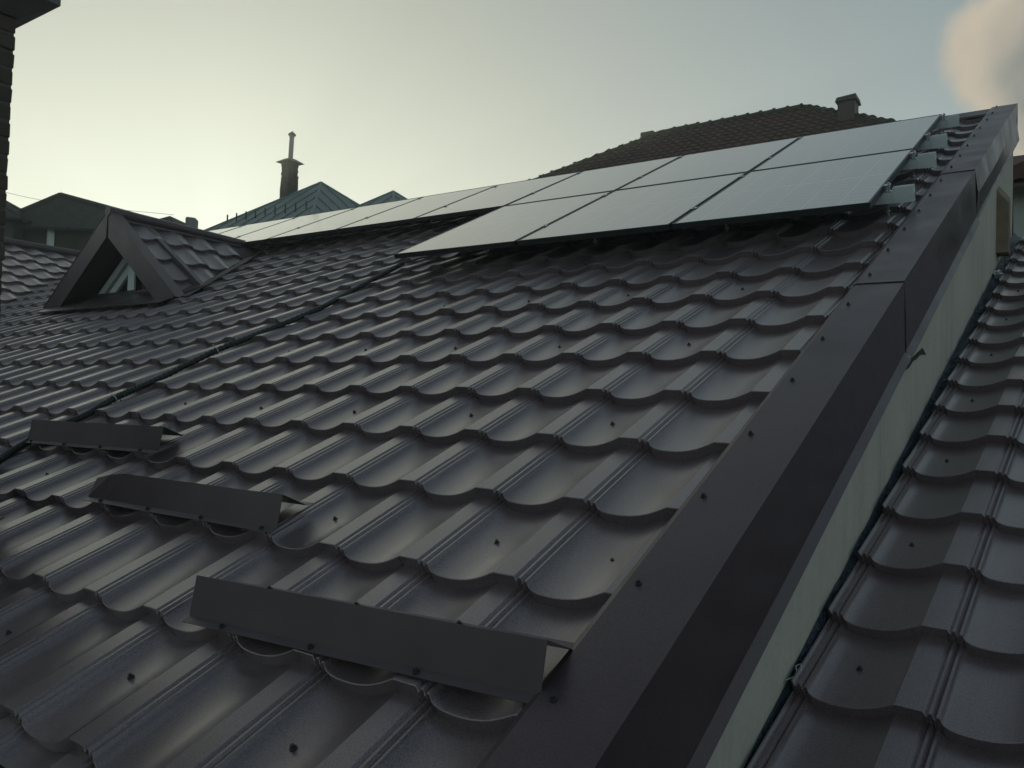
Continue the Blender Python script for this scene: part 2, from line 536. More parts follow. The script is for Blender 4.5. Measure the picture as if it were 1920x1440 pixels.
# ================================================================== GROUND
GZ = -4.6
g = MB()
N = 24
xs = [-1500 + 3000 * i / N for i in range(N + 1)]
for i in range(N):
    for j in range(N):
        g.add([(xs[i], xs[j], GZ), (xs[i + 1], xs[j], GZ), (xs[i + 1], xs[j + 1], GZ), (xs[i], xs[j + 1], GZ)], [(0, 1, 2, 3)])
tag(part('ground', g, M['ground']), kind='structure')

# ================================================================== MAIN HOUSE
house = empty('house', (-5.5, 3.0, GZ), 'near house with dark brown pressed metal tile roof under the solar panels', 'house')
RIDGE_S = 6.94
EAVE_S = -2.33 * ST
def verge_out(s): return 0.219 + 0.0375 * max(s, -1.2)
def verge_in(s): return 0.030 + 0.0375 * max(s, -1.2)
VDIR = Vector((0.0375, 1.0, 0)).normalized()
VN = Vector((VDIR.y, -VDIR.x, 0))           # slope-space normal pointing off the verge
# valley with the wing: plane of the wing slope
WX, WZ = -12.40, 2.665                      # wing ridge
V0 = Vector((-10.143, 3.213, 1.567))        # a point of the valley
wing_frame = Matrix(((0, -CA, SA, 0), (1, 0, 0, 0), (0, SA, CA, 0), (0, 0, 0, 1)))
wing_frame.translation = V0
fi_roof = ROOF.inverted()
# wing plane expressed in main slope space (remove what is beyond the valley)
wn_world = Vector((SA, 0, CA))
wp_n = (fi_roof.to_3x3() @ wn_world)
wp_c = fi_roof @ V0
val_n = Vector((-1, 1 * 0, 0))
# vertical valley plane: contains the valley line and the vertical
vline = Vector((-1, 1, 0)).normalized()
vn = Vector((-1, -1, 0)).normalized()
def plane_to(frame, co, no):
    fi = frame.inverted()
    return (fi @ Vector(co), (fi.to_3x3() @ Vector(no)).normalized())

roof = MB()
# deck under the tiles
deck = [rw(-16.0, EAVE_S, -0.095), rw(verge_out(EAVE_S) - 0.03, EAVE_S, -0.095), rw(verge_out(RIDGE_S) - 0.03, RIDGE_S, -0.095), rw(-16.0, RIDGE_S, -0.095)]
roof.prism(deck, rw(0, 0, -0.04))
roof_o = part('roof', roof, M['rubber'], house)
D_X, D_Y, D_Z, D_HW, D_EZ = -6.83, 2.60, 2.165, 1.12, 1.27   # dormer: ridge X, front plane Y, ridge Z, half width, eave level
D_SL = math.atan2(D_Z - 1.30, D_HW)
clip_main = [(VDIR * 0 + Vector((verge_in(0) + 0.075, 0, 0)), VN), (Vector((0, RIDGE_S - 0.02, 0)), Vector((0, 1, 0))),
             (Vector((0, EAVE_S, 0)), Vector((0, -1, 0)))]
clip_main.append(plane_to(ROOF, V0, vn * 1.0 if False else Vector((-1, -1, 0)).normalized()))
tile_field(roof_o, ROOF, range(-50, 2), range(-3, 20), clip_main, M['tile'], 258, first_stretch=1.046)
# tile screws in the valleys, every second wave of every second row
for j in range(-2, 16):
    if j % 2: continue
    for i in range(-34, 1):
        if (i % 2) == 0: continue
        u, v = i - 0.38, (j + 0.48) * (1.03 if j < 0 else 1)
        if abs(u) > 24 and j > 6: continue
        if 8.6 < v and u > -14: continue
        p = rw(u * PU + random.uniform(-.006, .006), v * ST + random.uniform(-.02, .02), -0.0278 - RISE * 0.48)
        screw(roof_o, p, rw(0, 0, 1))
screw(roof_o, rw(-0.21 * PU, 0.45 * ST, -0.027 - RISE * .45), rw(0, 0, 1))
# ridge capping
rc = MB()
prof = [(-0.16, -0.014), (-0.155, 0.002), (-0.10, 0.006), (-0.05, 0.012), (0, 0.017)]
ppl = [(RIDGE_S + s, h) for s, h in prof]
x0r, x1r = -15.5, verge_out(RIDGE_S) - 0.19
ring = [rw(0, s, h) for s, h in ppl]
ring += [Vector((0, 2 * ring[-1].y - r_.y, r_.z)) for r_ in ring[-2::-1]]
for k in range(len(ring) - 1):
    a, b = ring[k], ring[k + 1]
    rc.add([a + Vector((x0r, 0, 0)), a + Vector((x1r, 0, 0)), b + Vector((x1r, 0, 0)), b + Vector((x0r, 0, 0))], [(0, 1, 2, 3)])
part('ridge_cap', rc, M['flash'], house, smooth=40)
# back slope and carcass
yr = RIDGE_S * CA; zr = RIDGE_S * SA
bs = MB().prism([(-16, yr, zr - 0.06), (verge_out(RIDGE_S) - 0.03, yr, zr - 0.06), (verge_out(RIDGE_S) - 0.25, 2 * yr + 0.5, -0.5), (-16, 2 * yr + 0.5, -0.5)], (0, 0, -0.05))
part('roof_slope', bs, M['tile'], house)

# ---- right gable wall, parallel to the verge
def wall_pt(y, z, off=0.0):    # vertical plane under the verge
    return Vector((0.199 + 0.0387 * (y + 0.38) + off, y, z))
yA, yB = -1.2, 6.26
w = MB()
poly = [wall_pt(yA, GZ), wall_pt(yB, GZ), wall_pt(yB, yB * math.tan(A) - 0.14), wall_pt(yA, yA * math.tan(A) - 0.14)]
w.prism(poly[::-1], (-0.3, 0, 0))
wall_o = part('wall', w, M['plaster'], house)
fw = MB().box((-16, EAVE_S * CA + 0.35, GZ), (-0.2, EAVE_S * CA + 0.65, EAVE_S * SA - 0.15))
part('wall', fw, M['plaster'], house)
# ragged chip of mortar missing beside the flashing joint
chip = MB()
cpts = [(1.945, 0.632), (2.027, 0.663), (2.09, 0.694), (2.305, 0.781), (2.383, 0.746), (2.237, 0.727), (2.181, 0.697), (2.092, 0.677), (2.007, 0.644)]
chip.prism([wall_pt(y + 0.05, z - 0.035 - 0.35 * max(0, z - 0.69), 0.004) for y, z in cpts], (-0.004, 0, 0))
part('mortar_gap', chip, M['rubber'], house)

# ---- verge flashing: three lapped lengths
def flash_len(s0, s1, lift, warp=0.0, n=14, lip=True):
    top, strip = MB(), MB()
    prev = None
    for k in range(n + 1):
        s = s0 + (s1 - s0) * k / n
        vi, vo = verge_in(s), verge_out(s)
        wv = warp * math.sin((k / n) * math.pi * 1.2 + 0.5)
        bow = 0.0015 * noise.noise((s * 3.1, lift * 300, 0))
        kk = k / n
        ring = [rw(vi - 0.006, s, -0.012), rw(vi - 0.004, s, 0.0045 + lift), rw(vi + 0.013, s, 0.013 + lift + bow),
                rw(vo, s, 0.013 + lift + bow + wv * 0.2)]
        base = rw(vo + lift, s, 0.013 + lift + bow)
        drop = 0.288 + lift
        e = base + Vector((0.001 + wv, 0, -drop * 0.5)); f_ = base + Vector((0.002 - wv * 0.3, 0, -drop))
        if k == 0 and lift > 0:                 # the cut end runs off square
            e += rw(0, 0.025, 0); f_ += rw(0, 0.05, 0)
        ring += [e, f_]
        if lip:
            ring += [f_ + Vector((0.020, -0.006, -0.034)), f_ + Vector((0.012, -0.006, -0.040))]
        else:
            ring += [f_ + Vector((0.004, 0, -0.02)), f_ + Vector((-0.006, 0, -0.024))]
        if prev:
            for q in range(len(ring) - 1):
                top.add([prev[q], ring[q], ring[q + 1], prev[q + 1]], [(0, 1, 2, 3)])
        prev = ring
    return top
JO = [(-1.35, 2.145, 0.0, 0.0), (2.115, 4.30, 0.0035, 0.0), (4.26, RIDGE_S + 0.06, 0.007, 0.014)]
for k, (s0, s1, lift, warp) in enumerate(JO):
    fm = flash_len(s0, s1, lift, warp, 18, lip=(k < 2))
    fo = part('verge_flashing', fm, M['flash'], house, smooth=24)
    if k == 2:
        tag(fo, 'warped uppermost length of the verge flashing')
    s = 0.03 - 4 * 0.366
    while s < 6.9:
        s += 0.366
        if s0 + 0.02 <= s < s1 - (0.03 if k < 2 else 0.0):
            screw(fo, rw(verge_in(s) + 0.041 + random.uniform(-.004, .004), s + random.uniform(-.012, .012), 0.0135 + lift), rw(0, 0, 1))
    if k == 2:
        for sy, dz in ((4.45, 0.235), (4.95, 0.20)):
            b = rw(verge_out(sy), sy, 0.013) + Vector((0.006, 0, -dz))
            screw(fo, b, Vector((1, 0, 0)))
# end closure at the ridge
ec = MB()
s = RIDGE_S + 0.06
e0, e1 = rw(verge_in(s), s, 0.018), rw(verge_out(s), s, 0.018)
ec.prism([e0, e1, e1 + Vector((0.003, 0, -0.29)), e0 + Vector((0, 0, -0.29))], (0, 0.006, 0))
part('flashing_end', ec, M['flash'], house)

# ---- boxed timber bracket on the wall
bk = MB()
x_ = wall_pt(5.2, 0).x - 0.02
bk.hexa([(x_, 5.10, 1.615), (x_ + 0.095, 5.10, 1.615), (x_ + 0.095, 5.26, 1.615), (x_, 5.26, 1.615),
         (x_, 5.10, 2.10), (x_ + 0.095, 5.10, 1.97), (x_ + 0.095, 5.26, 2.04), (x_, 5.26, 2.17)])
bko = part('timber_bracket', bk, M['timber'], house)
bv = bko.modifiers.new('bevel', 'BEVEL'); bv.width = 0.006; bv.segments = 2

# ---- wing roof on the left
wing_len = 3.2
wr = MB()
def wpt(y, sl, h=0.0):   # wing slope coordinates -> world (sl up from the valley reference point)
    return wing_frame @ Vector((y, sl, h))
SL_TOP = (WZ - V0.z) / SA
wr.prism([wpt(-9, -6, -0.1), wpt(2.6, -6, -0.1), wpt(2.6, SL_TOP, -0.1), wpt(-9, SL_TOP, -0.1)], Vector((0, 0, -0.05)))
wro = part('wing_roof', wr, M['rubber'], house)
tile_field(wro, wing_frame, range(-22, 10), range(-12, 7),
           [(Vector((0, SL_TOP - 0.02, 0)), Vector((0, 1, 0))), plane_to(wing_frame, V0 + Vector((0.05, 0, 0)), Vector((1, 1, 0)).normalized()),
            plane_to(wing_frame, (-20, -2.0, 0), (0, -1, 0))],
           M['tile'], 14, low=True)
wc = MB()
wc.tube([(WX, -2.0, WZ + 0.0), (WX, 5.6, WZ + 0.0)], 0.055, 10)
part('ridge_cap', wc, M['flash'], house, smooth=40)
wb = MB().prism([(WX, -2, WZ - 0.06), (WX, 7.5, WZ - 0.06), (WX - 6, 7.5, WZ - 3), (WX - 6, -2, WZ - 3)], (0, 0, -0.05))
part('roof_slope', wb, M['tile'], house)
# valley gutter
vg = MB()
for sgn in (-1, 1):
    a = V0 + Vector((4.2, -4.2, -4.2 * math.tan(A))) + Vector((0, 0, -0.07)); b = V0 + Vector((-2.25, 2.25, 2.25 * math.tan(A))) + Vector((0, 0, -0.07))
    d = Vector((0.09, 0, 0)) if sgn > 0 else Vector((0, -0.09, 0))
    dz = Vector((0, 0, 0.012))
    vg.add([a, b, b + (Vector((0.10, 0, 0.0)) if sgn > 0 else Vector((0, -0.10, 0))) + dz * 0, a + (Vector((0.10, 0, 0)) if sgn > 0 else Vector((0, -0.10, 0)))], [(0, 1, 2, 3)])
part('valley_flashing', vg, M['flash'], house)

# ---- dormer
dw = MB()                                     # recessed gable wall
YW = 2.92
zb = YW * math.tan(A) - 0.06
dw.prism([(D_X - 1.15, YW, zb), (D_X + 1.15, YW, zb), (D_X, YW, D_Z - 0.03)], (0, 0.06, 0))
dormer = part('dormer', dw, M['guard'], house)
CD, SD = math.cos(D_SL), math.sin(D_SL)
main_pl = (Vector((0, 0, -0.03)), Vector((0, SA, -CA)))    # keep what is above the main slope
LEN = D_HW / CD + 0.03
for sgn in (1, -1):
    # frame: x along the eaves of the dormer, y up its slope, z out
    up = Vector((-sgn * CD, 0, SD)); out = Vector((sgn * SD, 0, CD)); along = up.cross(out)
    fr = Matrix(((along.x, up.x, out.x, 0), (along.y, up.y, out.y, 0), (along.z, up.z, out.z, 0), (0, 0, 0, 1)))
    fr.translation = Vector((D_X, D_Y + 0.02, D_Z))
    # frame y runs from -LEN (eave) to 0 (ridge)
    s_al = along.y
    cols = range(-9, 1) if s_al < 0 else range(0, 9)
    pls = [(Vector((0, -0.02, 0)), Vector((0, 1, 0))), (Vector((0, -LEN, 0)), Vector((0, -1, 0))), plane_to(fr, main_pl[0] + Vector((0, 0, 0.02)), main_pl[1]),
           plane_to(fr, (0, D_Y + 0.02, 0), (0, -1, 0))]
    tile_field(dormer, fr, cols, range(-5, 1), pls, M['tile'], 26 if sgn > 0 else 0, low=True)
    # soffit board below the tiles
    sb = MB()
    a0, a1 = Vector((D_X, D_Y + 0.03, D_Z)) - out * 0.062, Vector((D_X, 4.7, D_Z)) - out * 0.062
    lo = -up * (LEN - 0.02)
    sb.prism([a0, a0 + lo, a1 + lo, a1], -out * 0.03)
    me = sb.mesh(); clip_mesh(me, [(Vector((0, 0, -0.05)), Vector((0, SA, -CA)))])
    link('soffit', me, M['guard'], dormer)
    # barge board with its turned-over flashing
    bb = MB()
    tpt = Vector((D_X, D_Y, D_Z)) + out * 0.012
    b0 = tpt - up * (LEN + 0.01)
    bb.prism([tpt, b0, b0 - out * 0.20 + up * 0.10, tpt - out * 0.20 - up * 0.17], (0, -0.022, 0))
    me = bb.mesh(); clip_mesh(me, [(Vector((0, 0, -0.035)), Vector((0, SA, -CA)))])
    link('barge_board', me, M['flash'], dormer)
    bf = MB()
    t2 = tpt + out * 0.004 + Vector((0, -0.026, 0)); b2 = t2 - up * (LEN + 0.03)
    bf.prism([t2, b2, b2 + Vector((0, 0.115, 0)), t2 + Vector((0, 0.115, 0))], out * 0.006)
    link('barge_flashing', bf.mesh(), M['flash'], dormer)
    # valley flashing of the dormer
    vf = MB()
    lowp = Vector((D_X + sgn * D_HW, 0, 0)); 
    def on_main(x, y, h=0.006): return Vector((x, y, y * math.tan(A) + h))
    y_low = (D_Z - D_HW * math.tan(D_SL)) / math.tan(A); y_top = D_Z / math.tan(A)
    pa, pb = on_main(D_X + sgn * (D_HW + 0.02), y_low - 0.02), on_main(D_X, y_top + 0.05)
    vf.add([pa, pb, pb + Vector((sgn * 0.02, 0.14, 0.14 * math.tan(A))), pa + Vector((sgn * 0.16, -0.03, -0.03 * math.tan(A)))], [(0, 1, 2, 3)])
    part('valley_flashing', vf, M['flash'], dormer)
dr = MB().tube([(D_X, D_Y - 0.03, D_Z + 0.005), (D_X, 4.22, D_Z - 0.03)], 0.05, 10)
part('ridge_cap', dr, M['flash'], dormer, smooth=40)
# triangular window: slanted frame, sash, mullion, panes
def slant(name, x0, z0, x1, z1, wdt, y, dep, material):
    d = Vector((x1 - x0, 0, z1 - z0)).normalized(); n_ = Vector((-d.z, 0, d.x))
    p0, p1 = Vector((x0, y, z0)), Vector((x1, y, z1))
    b = MB().prism([p0, p1, p1 + n_ * wdt, p0 + n_ * wdt], (0, -dep, 0))
    return part(name, b, material, dormer)
tk = math.tan(D_SL)
zb_w = YW * math.tan(A) + 0.015
for sgn in (1, -1):
    for inset, wdt, dep in ((0.17, 0.07, 0.045), (0.275, 0.075, 0.03)):
        zt = D_Z - inset / CD
        xb = (zt - zb_w) / tk
        if sgn < 0:
            slant('window_frame', D_X - xb, zb_w, D_X, zt, -wdt, YW - 0.002, dep, M['white'])
        else:
            slant('window_frame', D_X + xb, zb_w, D_X + 0.004, zt, wdt, YW - 0.002, dep, M['white'])
part('window_frame', MB().box((D_X - 0.75, YW - 0.05, zb_w - 0.06), (D_X + 0.75, YW - 0.004, zb_w - 0.002)), M['guard'], dormer)
part('mullion', MB().box((D_X - 0.085, YW - 0.065, zb_w), (D_X + 0.03, YW - 0.046, D_Z - 0.50)), M['white'], dormer)
pz = D_Z - 0.36 / CD
part('pane', MB().prism([(D_X - (pz - zb_w) / tk, YW - 0.012, zb_w), (D_X - 0.01, YW - 0.012, zb_w), (D_X - 0.01, YW - 0.012, pz)], (0, 0.008, 0)), M['glass'], dormer)
part('pane', MB().prism([(D_X + 0.01, YW - 0.012, zb_w), (D_X + (pz - zb_w) / tk, YW - 0.012, zb_w), (D_X + 0.01, YW - 0.012, pz)], (0, 0.008, 0)), M['glass'], dormer)
ap = MB().prism([rw(D_X - 1.1, D_Y / CA - 0.14, 0.012), rw(D_X + 1.1, D_Y / CA - 0.14, 0.012), rw(D_X + 1.1, YW / CA, 0.016), rw(D_X - 1.1, YW / CA, 0.016)], rw(0, 0, -0.006))
part('apron_flashing', ap, M['flash'], dormer)

# ================================================================== LOWER HOUSE ON THE RIGHT
A2 = R(21.8); C2, S2 = math.cos(A2), math.sin(A2)
rz = R(-2.9)
low_frame = Matrix.Translation((0.4935, 0.535, -0.276)) @ Matrix.Rotation(rz, 4, 'Z') @ Matrix.Rotation(A2, 4, 'X')
lower = empty('neighbouring_house', (3.0, 2.0, GZ), 'lower neighbouring house whose dark metal tile roof abuts the cream wall', 'house')
ld = MB().prism([(-0.20, -2.6, -0.11), (4.6, -2.6, -0.11), (4.6, 6.1, -0.11), (-0.20, 6.1, -0.11)], (0, 0, -0.05))
lro = part('roof', ld, M['rubber'], lower, mw=low_frame)
LST = 0.336
p_wall = wall_pt(0.5, 0) + Vector((0.042, 0, 0))
tile_field(lro, low_frame, range(-2, 15), range(-7, 18), [(Vector((-0.80 * PU, 0, 0)), Vector((-1, 0, 0))), (Vector((0, 6.0, 0)), Vector((0, 1, 0)))],
           M['tile'], 110, step=LST)
for j in range(-6, 17, 2):
    for i in range(-1, 9, 2):
        p = low_frame @ Vector(((i + 0.62) * PU, (j + 0.46) * LST, -0.0278 - RISE * 0.46))
        screw(lro, p, low_frame.to_3x3() @ Vector((0, 0, 1)))
lrc = MB().tube([low_frame @ Vector((-0.2, 6.02, 0.0)), low_frame @ Vector((4.7, 6.02, 0.0))], 0.07, 10)
part('ridge_cap', lrc, M['flash'], lower, smooth=40)
lb = MB().prism([low_frame @ Vector(q) for q in ((-0.27, 6.05, -0.06), (4.6, 6.05, -0.06))] + [Vector((4.9, 10.5, 0.2)), Vector((0.25, 10.5, 0.2))], (0, 0, -0.05))
part('roof_slope', lb, M['tile'], lower)
part('wall', MB().box((0.75, -1.4, GZ), (4.6, 9.5, -1.5)), M['plaster'], lower)
# crumpled membrane in the gap along the wall
fo = MB()
ny, nx = 150, 9
grid = []
for a in range(ny + 1):
    y = -1.6 + 8.0 * a / ny
    zline = -0.352 + 0.396 * (y - 0.5)
    row = []
    for b in range(nx + 1):
        t = b / nx
        x = wall_pt(y, 0).x + 0.003 + t * (0.045 + 0.006 * (y + 1.6))
        hmp = 0.020 * noise.noise((x * 22, y * 9, 1.3)) + 0.010 * noise.noise((x * 60, y * 30, 4))
        z = zline + 0.035 * (1 - t) ** 3 + hmp * (0.3 + t * (1 - t) * 3) - 0.03 * t
        row.append(len(fo.v)); fo.v.append((x, y, z))
    grid.append(row)
for a in range(ny):
    for b in range(nx):
        fo.f.append((grid[a][b], grid[a][b + 1], grid[a + 1][b + 1], grid[a + 1][b]))
part('membrane', fo, M['foil'], lower, smooth=60)

# scraps caught in the gap
def scrap(pos, size, label, seed):
    bm = bmesh.new()
    bmesh.ops.create_icosphere(bm, subdivisions=3, radius=1)
    for v in bm.verts:
        k = 1 + 0.75 * noise.noise(v.co * 2.2 + Vector((seed, 0, 0))) + 0.35 * noise.noise(v.co * 6 + Vector((0, seed, 0)))
        v.co = Vector((v.co.x * size[0], v.co.y * size[1], v.co.z * size[2])) * k
    me = bpy.data.meshes.new('film'); bm.to_mesh(me); bm.free()
    o = link('film_scrap', me, M['scrap'], None, Matrix.Translation(pos), smooth=25)
    tag(o, label, 'scrap')
def gap_pt(y, off, dz):
    return Vector((wall_pt(y, 0).x + off, y, -0.352 + 0.396 * (y - 0.5) + dz))
scrap(gap_pt(4.93, 0.03, 0.03), (0.030, 0.055, 0.028), 'crumpled pale wad of film wedged between cream wall and upper end of lower roof', 1.0)
lp = MB()
b0 = gap_pt(0.60, 0.012, 0.03)
lp.tube([b0 + Vector(q) for q in ((-0.01, -0.04, 0.0), (0.006, -0.01, 0.006), (0.016, 0.006, 0.02), (0.012, 0.018, 0.032), (0.0, 0.012, 0.026), (0.008, -0.004, 0.018), (0.004, -0.03, 0.002))], 0.0016, 6)
tag(part('plastic_strand', lp, M['tie'], smooth=60), 'thin pale plastic strand curled at the foot of the cream wall', 'strand')

# ================================================================== SNOW GUARDS
def snow_guard(u0, u1, s, label, twist=0.0, seed=0, slant=0.0):
    """folded sheet: flange on the tile crests, raised face, back leg"""
    prof = [(-0.024, 0.0050), (0.0, 0.0050), (0.058, 0.086), (0.128, 0.008), (0.150, 0.0045)]
    root_p = rw((u0 + u1) / 2, s, 0)
    mb = MB()
    n = 10
    th = 0.0018
    prev = None
    for k in range(n + 1):
        u = u0 + (u1 - u0) * k / n
        ring = []
        endc = max(0.0, 1 - k / 1.6) if twist else 0.0
        for q, (ds, h) in enumerate(prof):
            bow = 0.0012 * noise.noise((u * 4 + seed, q * 1.7, seed))
            hh = h + bow
            if q == 2: hh -= twist * endc * 0.035
            ring.append(rw(u, s + slant * (k / n - 0.5) + ds + (bow if q == 2 else 0), hh))
        if prev:
            for q in range(len(ring) - 1):
                mb.add([prev[q], ring[q], ring[q + 1], prev[q + 1]], [(0, 1, 2, 3)])
        prev = ring
    me = mb.mesh('folded_sheet')
    bm = bmesh.new(); bm.from_mesh(me); bmesh.ops.remove_doubles(bm, verts=bm.verts[:], dist=1e-5); bm.to_mesh(me); bm.free()
    root = empty('snow_guard', root_p, label, 'snow guard', 'snow guards staggered down the slope')
    sh = link('folded_sheet', me, M['guard'], root)
    so = sh.modifiers.new('gauge', 'SOLIDIFY'); so.thickness = th; so.offset = 0
    i0 = math.ceil(u0 / PU - 0.3)
    while i0 * PU + 0.06 < u1:
        uu = i0 * PU + 0.045
        if uu > u0 + 0.01:
            screw(root, rw(uu, s + slant * ((uu - u0) / (u1 - u0) - 0.5) - 0.012, 0.0065), rw(0, 0, 1))
            if uu < u1 - 0.15: screw(root, rw(uu, s + slant * ((uu - u0) / (u1 - u0) - 0.5) + 0.141, 0.006), rw(0, 0, 1))
        i0 += 1
    return root
snow_guard(-0.990, 0.030, -0.345, 'snow guard whose right end touches the verge flashing', seed=1, slant=0.045)
snow_guard(-2.150, -1.092, 0.020, 'snow guard with one upper corner bent down, between the two others', twist=1.0, seed=5)
snow_guard(-3.290, -2.225, 0.368, 'snow guard crossing the black cable conduit', seed=9, slant=0.02)

# ================================================================== SOLAR PANELS
PK = 0.929
PH, PW, PL, PT = 0.140, 1.134 * PK, 1.620 * PK, 0.035
H_TOP = PH
def panel_mesh():
    fm = MB(); w2, l2 = PW / 2, PL / 2; lip = 0.011
    fm.box((-w2, -l2, -PT), (w2, -l2 + lip, 0)); fm.box((-w2, l2 - lip, -PT), (w2, l2, 0))
    fm.box((-w2, -l2 + lip, -PT), (-w2 + lip, l2 - lip, 0)); fm.box((w2 - lip, -l2 + lip, -PT), (w2, l2 - lip, 0))
    fme = fm.mesh('frame'); fme.materials.append(M['pframe'])
    gl = MB().box((-w2 + lip, -l2 + lip, -0.008), (w2 - lip, l2 - lip, -0.0018))
    gme = gl.mesh('glass'); gme.materials.append(M['pglass'])
    return fme, gme
PFR, PGL = panel_mesh()
GRP = 'solar panels on the slope'
ORD = ['first', 'second', 'third', 'fourth', 'fifth', 'sixth', 'seventh', 'eighth', 'ninth', 'tenth']
def solar_panel(uc, sc, label, dh=0.0):
    p = rw(uc, sc, H_TOP + dh)
    mw = Matrix.Translation(p) @ ROOF.to_3x3().to_4x4() @ Matrix.Rotation(R(random.uniform(-.05, .05)), 4, 'X') @ Matrix.Rotation(R(random.uniform(-.08, .08)), 4, 'Y')
    root = bpy.data.objects.new('solar_panel', None); COL.objects.link(root); root.empty_display_size = 0.2
    root.matrix_basis = mw; WM[root.name] = mw
    tag(root, label, 'solar panel', GRP)
    link('frame', PFR, None, root, mw)
    link('glass', PGL, None, root, mw)
S0, S1 = 3.065, 4.589
U0 = 0.8165 + (-0.035 - 0.8165) * PK
# right edges of the columns (measured spacing, a little uneven)
edges = [U0 - 1.154 * PK * k for k in range(11)]
for k in range(4, 11): edges[k] += 0.055
edges[8:] = [e - 0.02 for e in edges[8:]]
for k in range(3):
    txt = ['lower row solar panel beside the verge flashing', 'middle solar panel of the three in the lower row', 'lower row solar panel above the end of the black conduit'][k]
    solar_panel(edges[k] - PW / 2 - 0.01, S0 + PL / 2 + 0.01, txt)
for k in range(10):
    txt = 'upper row solar panel, %s counting from the verge flashing' % ORD[k]
    solar_panel(edges[k] - PW / 2 - 0.01, S1 + PL / 2 + 0.01, txt)
# rails under the panels with clamps
rail_s = [3.46, 4.40, 5.09, 6.00]
rlab = ['lowest aluminium mounting rail with its end sticking out beside the flashing', 'second lowest aluminium mounting rail under the lower panel row',
        'aluminium mounting rail just above the joint of the panel rows', 'topmost aluminium mounting rail near the roof ridge']
for k, s in enumerate(rail_s):
    ue = [0.163, 0.160, 0.151, 0.141][k]
    ul = (edges[3] - 0.04) if k < 2 else (edges[10] - 0.05)
    root = empty('mounting_rail', rw(ue, s, 0), rlab[k], 'rail', 'rails carrying the panels')
    r_ = MB()
    # box section with a slot along its top
    t_, b_ = H_TOP - PT - 0.001, 0.046
    w_ = 0.020
    prof = [(-w_, b_), (w_, b_), (w_, t_), (0.006, t_), (0.006, t_ - 0.012), (-0.006, t_ - 0.012), (-0.006, t_), (-w_, t_)]
    u_in = edges[0] + 0.034
    r_.prism([rw(u_in, s + q, h) for q, h in prof][::-1], Vector((ul - u_in, 0, 0)))
    part('rail', r_, M['alu'], root)
    st = MB()
    c8s = lambda a0, a1, b0, b1, h0, h1: [rw(a, s + b, h) for a, b, h in ((a0, b0, h0), (a1, b0, h0), (a1, b1, h0), (a0, b1, h0), (a0, b0, h1), (a1, b0, h1), (a1, b1, h1), (a0, b1, h1))]
    st.hexa(c8s(u_in + 0.001, ue, -0.022, -0.019, 0.044, 0.128)); st.hexa(c8s(u_in + 0.001, ue, 0.019, 0.022, 0.044, 0.128))
    st.hexa(c8s(u_in + 0.001, ue, -0.019, 0.019, 0.088, 0.091)); st.hexa(c8s(u_in + 0.001, ue, -0.019, 0.019, 0.0442, 0.047))
    part('rail_end', st, M['alu'], root)
    for q in range(0, 4 if k < 2 else 13):
        ub = (math.floor((ue - 0.09) / PU) - 3 * q) * PU + 0.11 * PU
        ft = MB().tube([rw(ub, s, -0.03), rw(ub, s, 0.0445)], 0.006, 8)
        ft.tube([rw(ub, s, -0.006), rw(ub, s, 0.004)], 0.016, 10)
        part('hanger_bolt', ft, M['steel'], root)
    ec = MB()
    ec.add([rw(edges[0] + a, s + b, h) for a, b, h in ((-0.008, -0.02, H_TOP + 0.004), (0.026, -0.02, H_TOP + 0.004), (0.026, 0.02, H_TOP + 0.004), (-0.008, 0.02, H_TOP + 0.004),
                                                        (-0.008, -0.02, H_TOP + 0.001), (0.026, -0.02, H_TOP + 0.001), (0.026, 0.02, H_TOP + 0.001), (-0.008, 0.02, H_TOP + 0.001))],
           [(0, 1, 2, 3), (7, 6, 5, 4), (0, 4, 5, 1), (1, 5, 6, 2), (2, 6, 7, 3), (3, 7, 4, 0)])
    c8 = lambda a0, a1, b0, b1, h0, h1: [rw(edges[0] + a, s + b, h) for a, b, h in ((a0, b0, h0), (a1, b0, h0), (a1, b1, h0), (a0, b1, h0), (a0, b0, h1), (a1, b0, h1), (a1, b1, h1), (a0, b1, h1))]
    ec.hexa(c8(0.002, 0.006, -0.02, 0.02, t_ + 0.002, H_TOP + 0.001))
    ec.hexa(c8(0.006, 0.030, -0.02, 0.02, t_ + 0.002, t_ + 0.006))
    part('end_clamp', ec, M['steel'], root)
    bolt = MB().tube([rw(edges[0] + 0.016, s, t_ + 0.004), rw(edges[0] + 0.016, s, H_TOP + 0.014)], 0.007, 8)
    part('clamp_bolt', bolt, M['steel'], root)
    for q in range(1, 3 if k < 2 else 10):
        e = edges[q]
        mc = MB()
        mc.hexa([rw(e + a, s + b, h) for a, b, h in ((-0.018, -0.02, H_TOP + 0.0008), (0.018, -0.02, H_TOP + 0.0008), (0.018, 0.02, H_TOP + 0.0008), (-0.018, 0.02, H_TOP + 0.0008),
                                                      (-0.018, -0.02, H_TOP + 0.004), (0.018, -0.02, H_TOP + 0.004), (0.018, 0.02, H_TOP + 0.004), (-0.018, 0.02, H_TOP + 0.004))])
        mc.tube([rw(e, s, t_ - 0.004), rw(e, s, H_TOP + 0.010)], 0.006, 8)
        part('mid_clamp', mc, M['steel'], root)

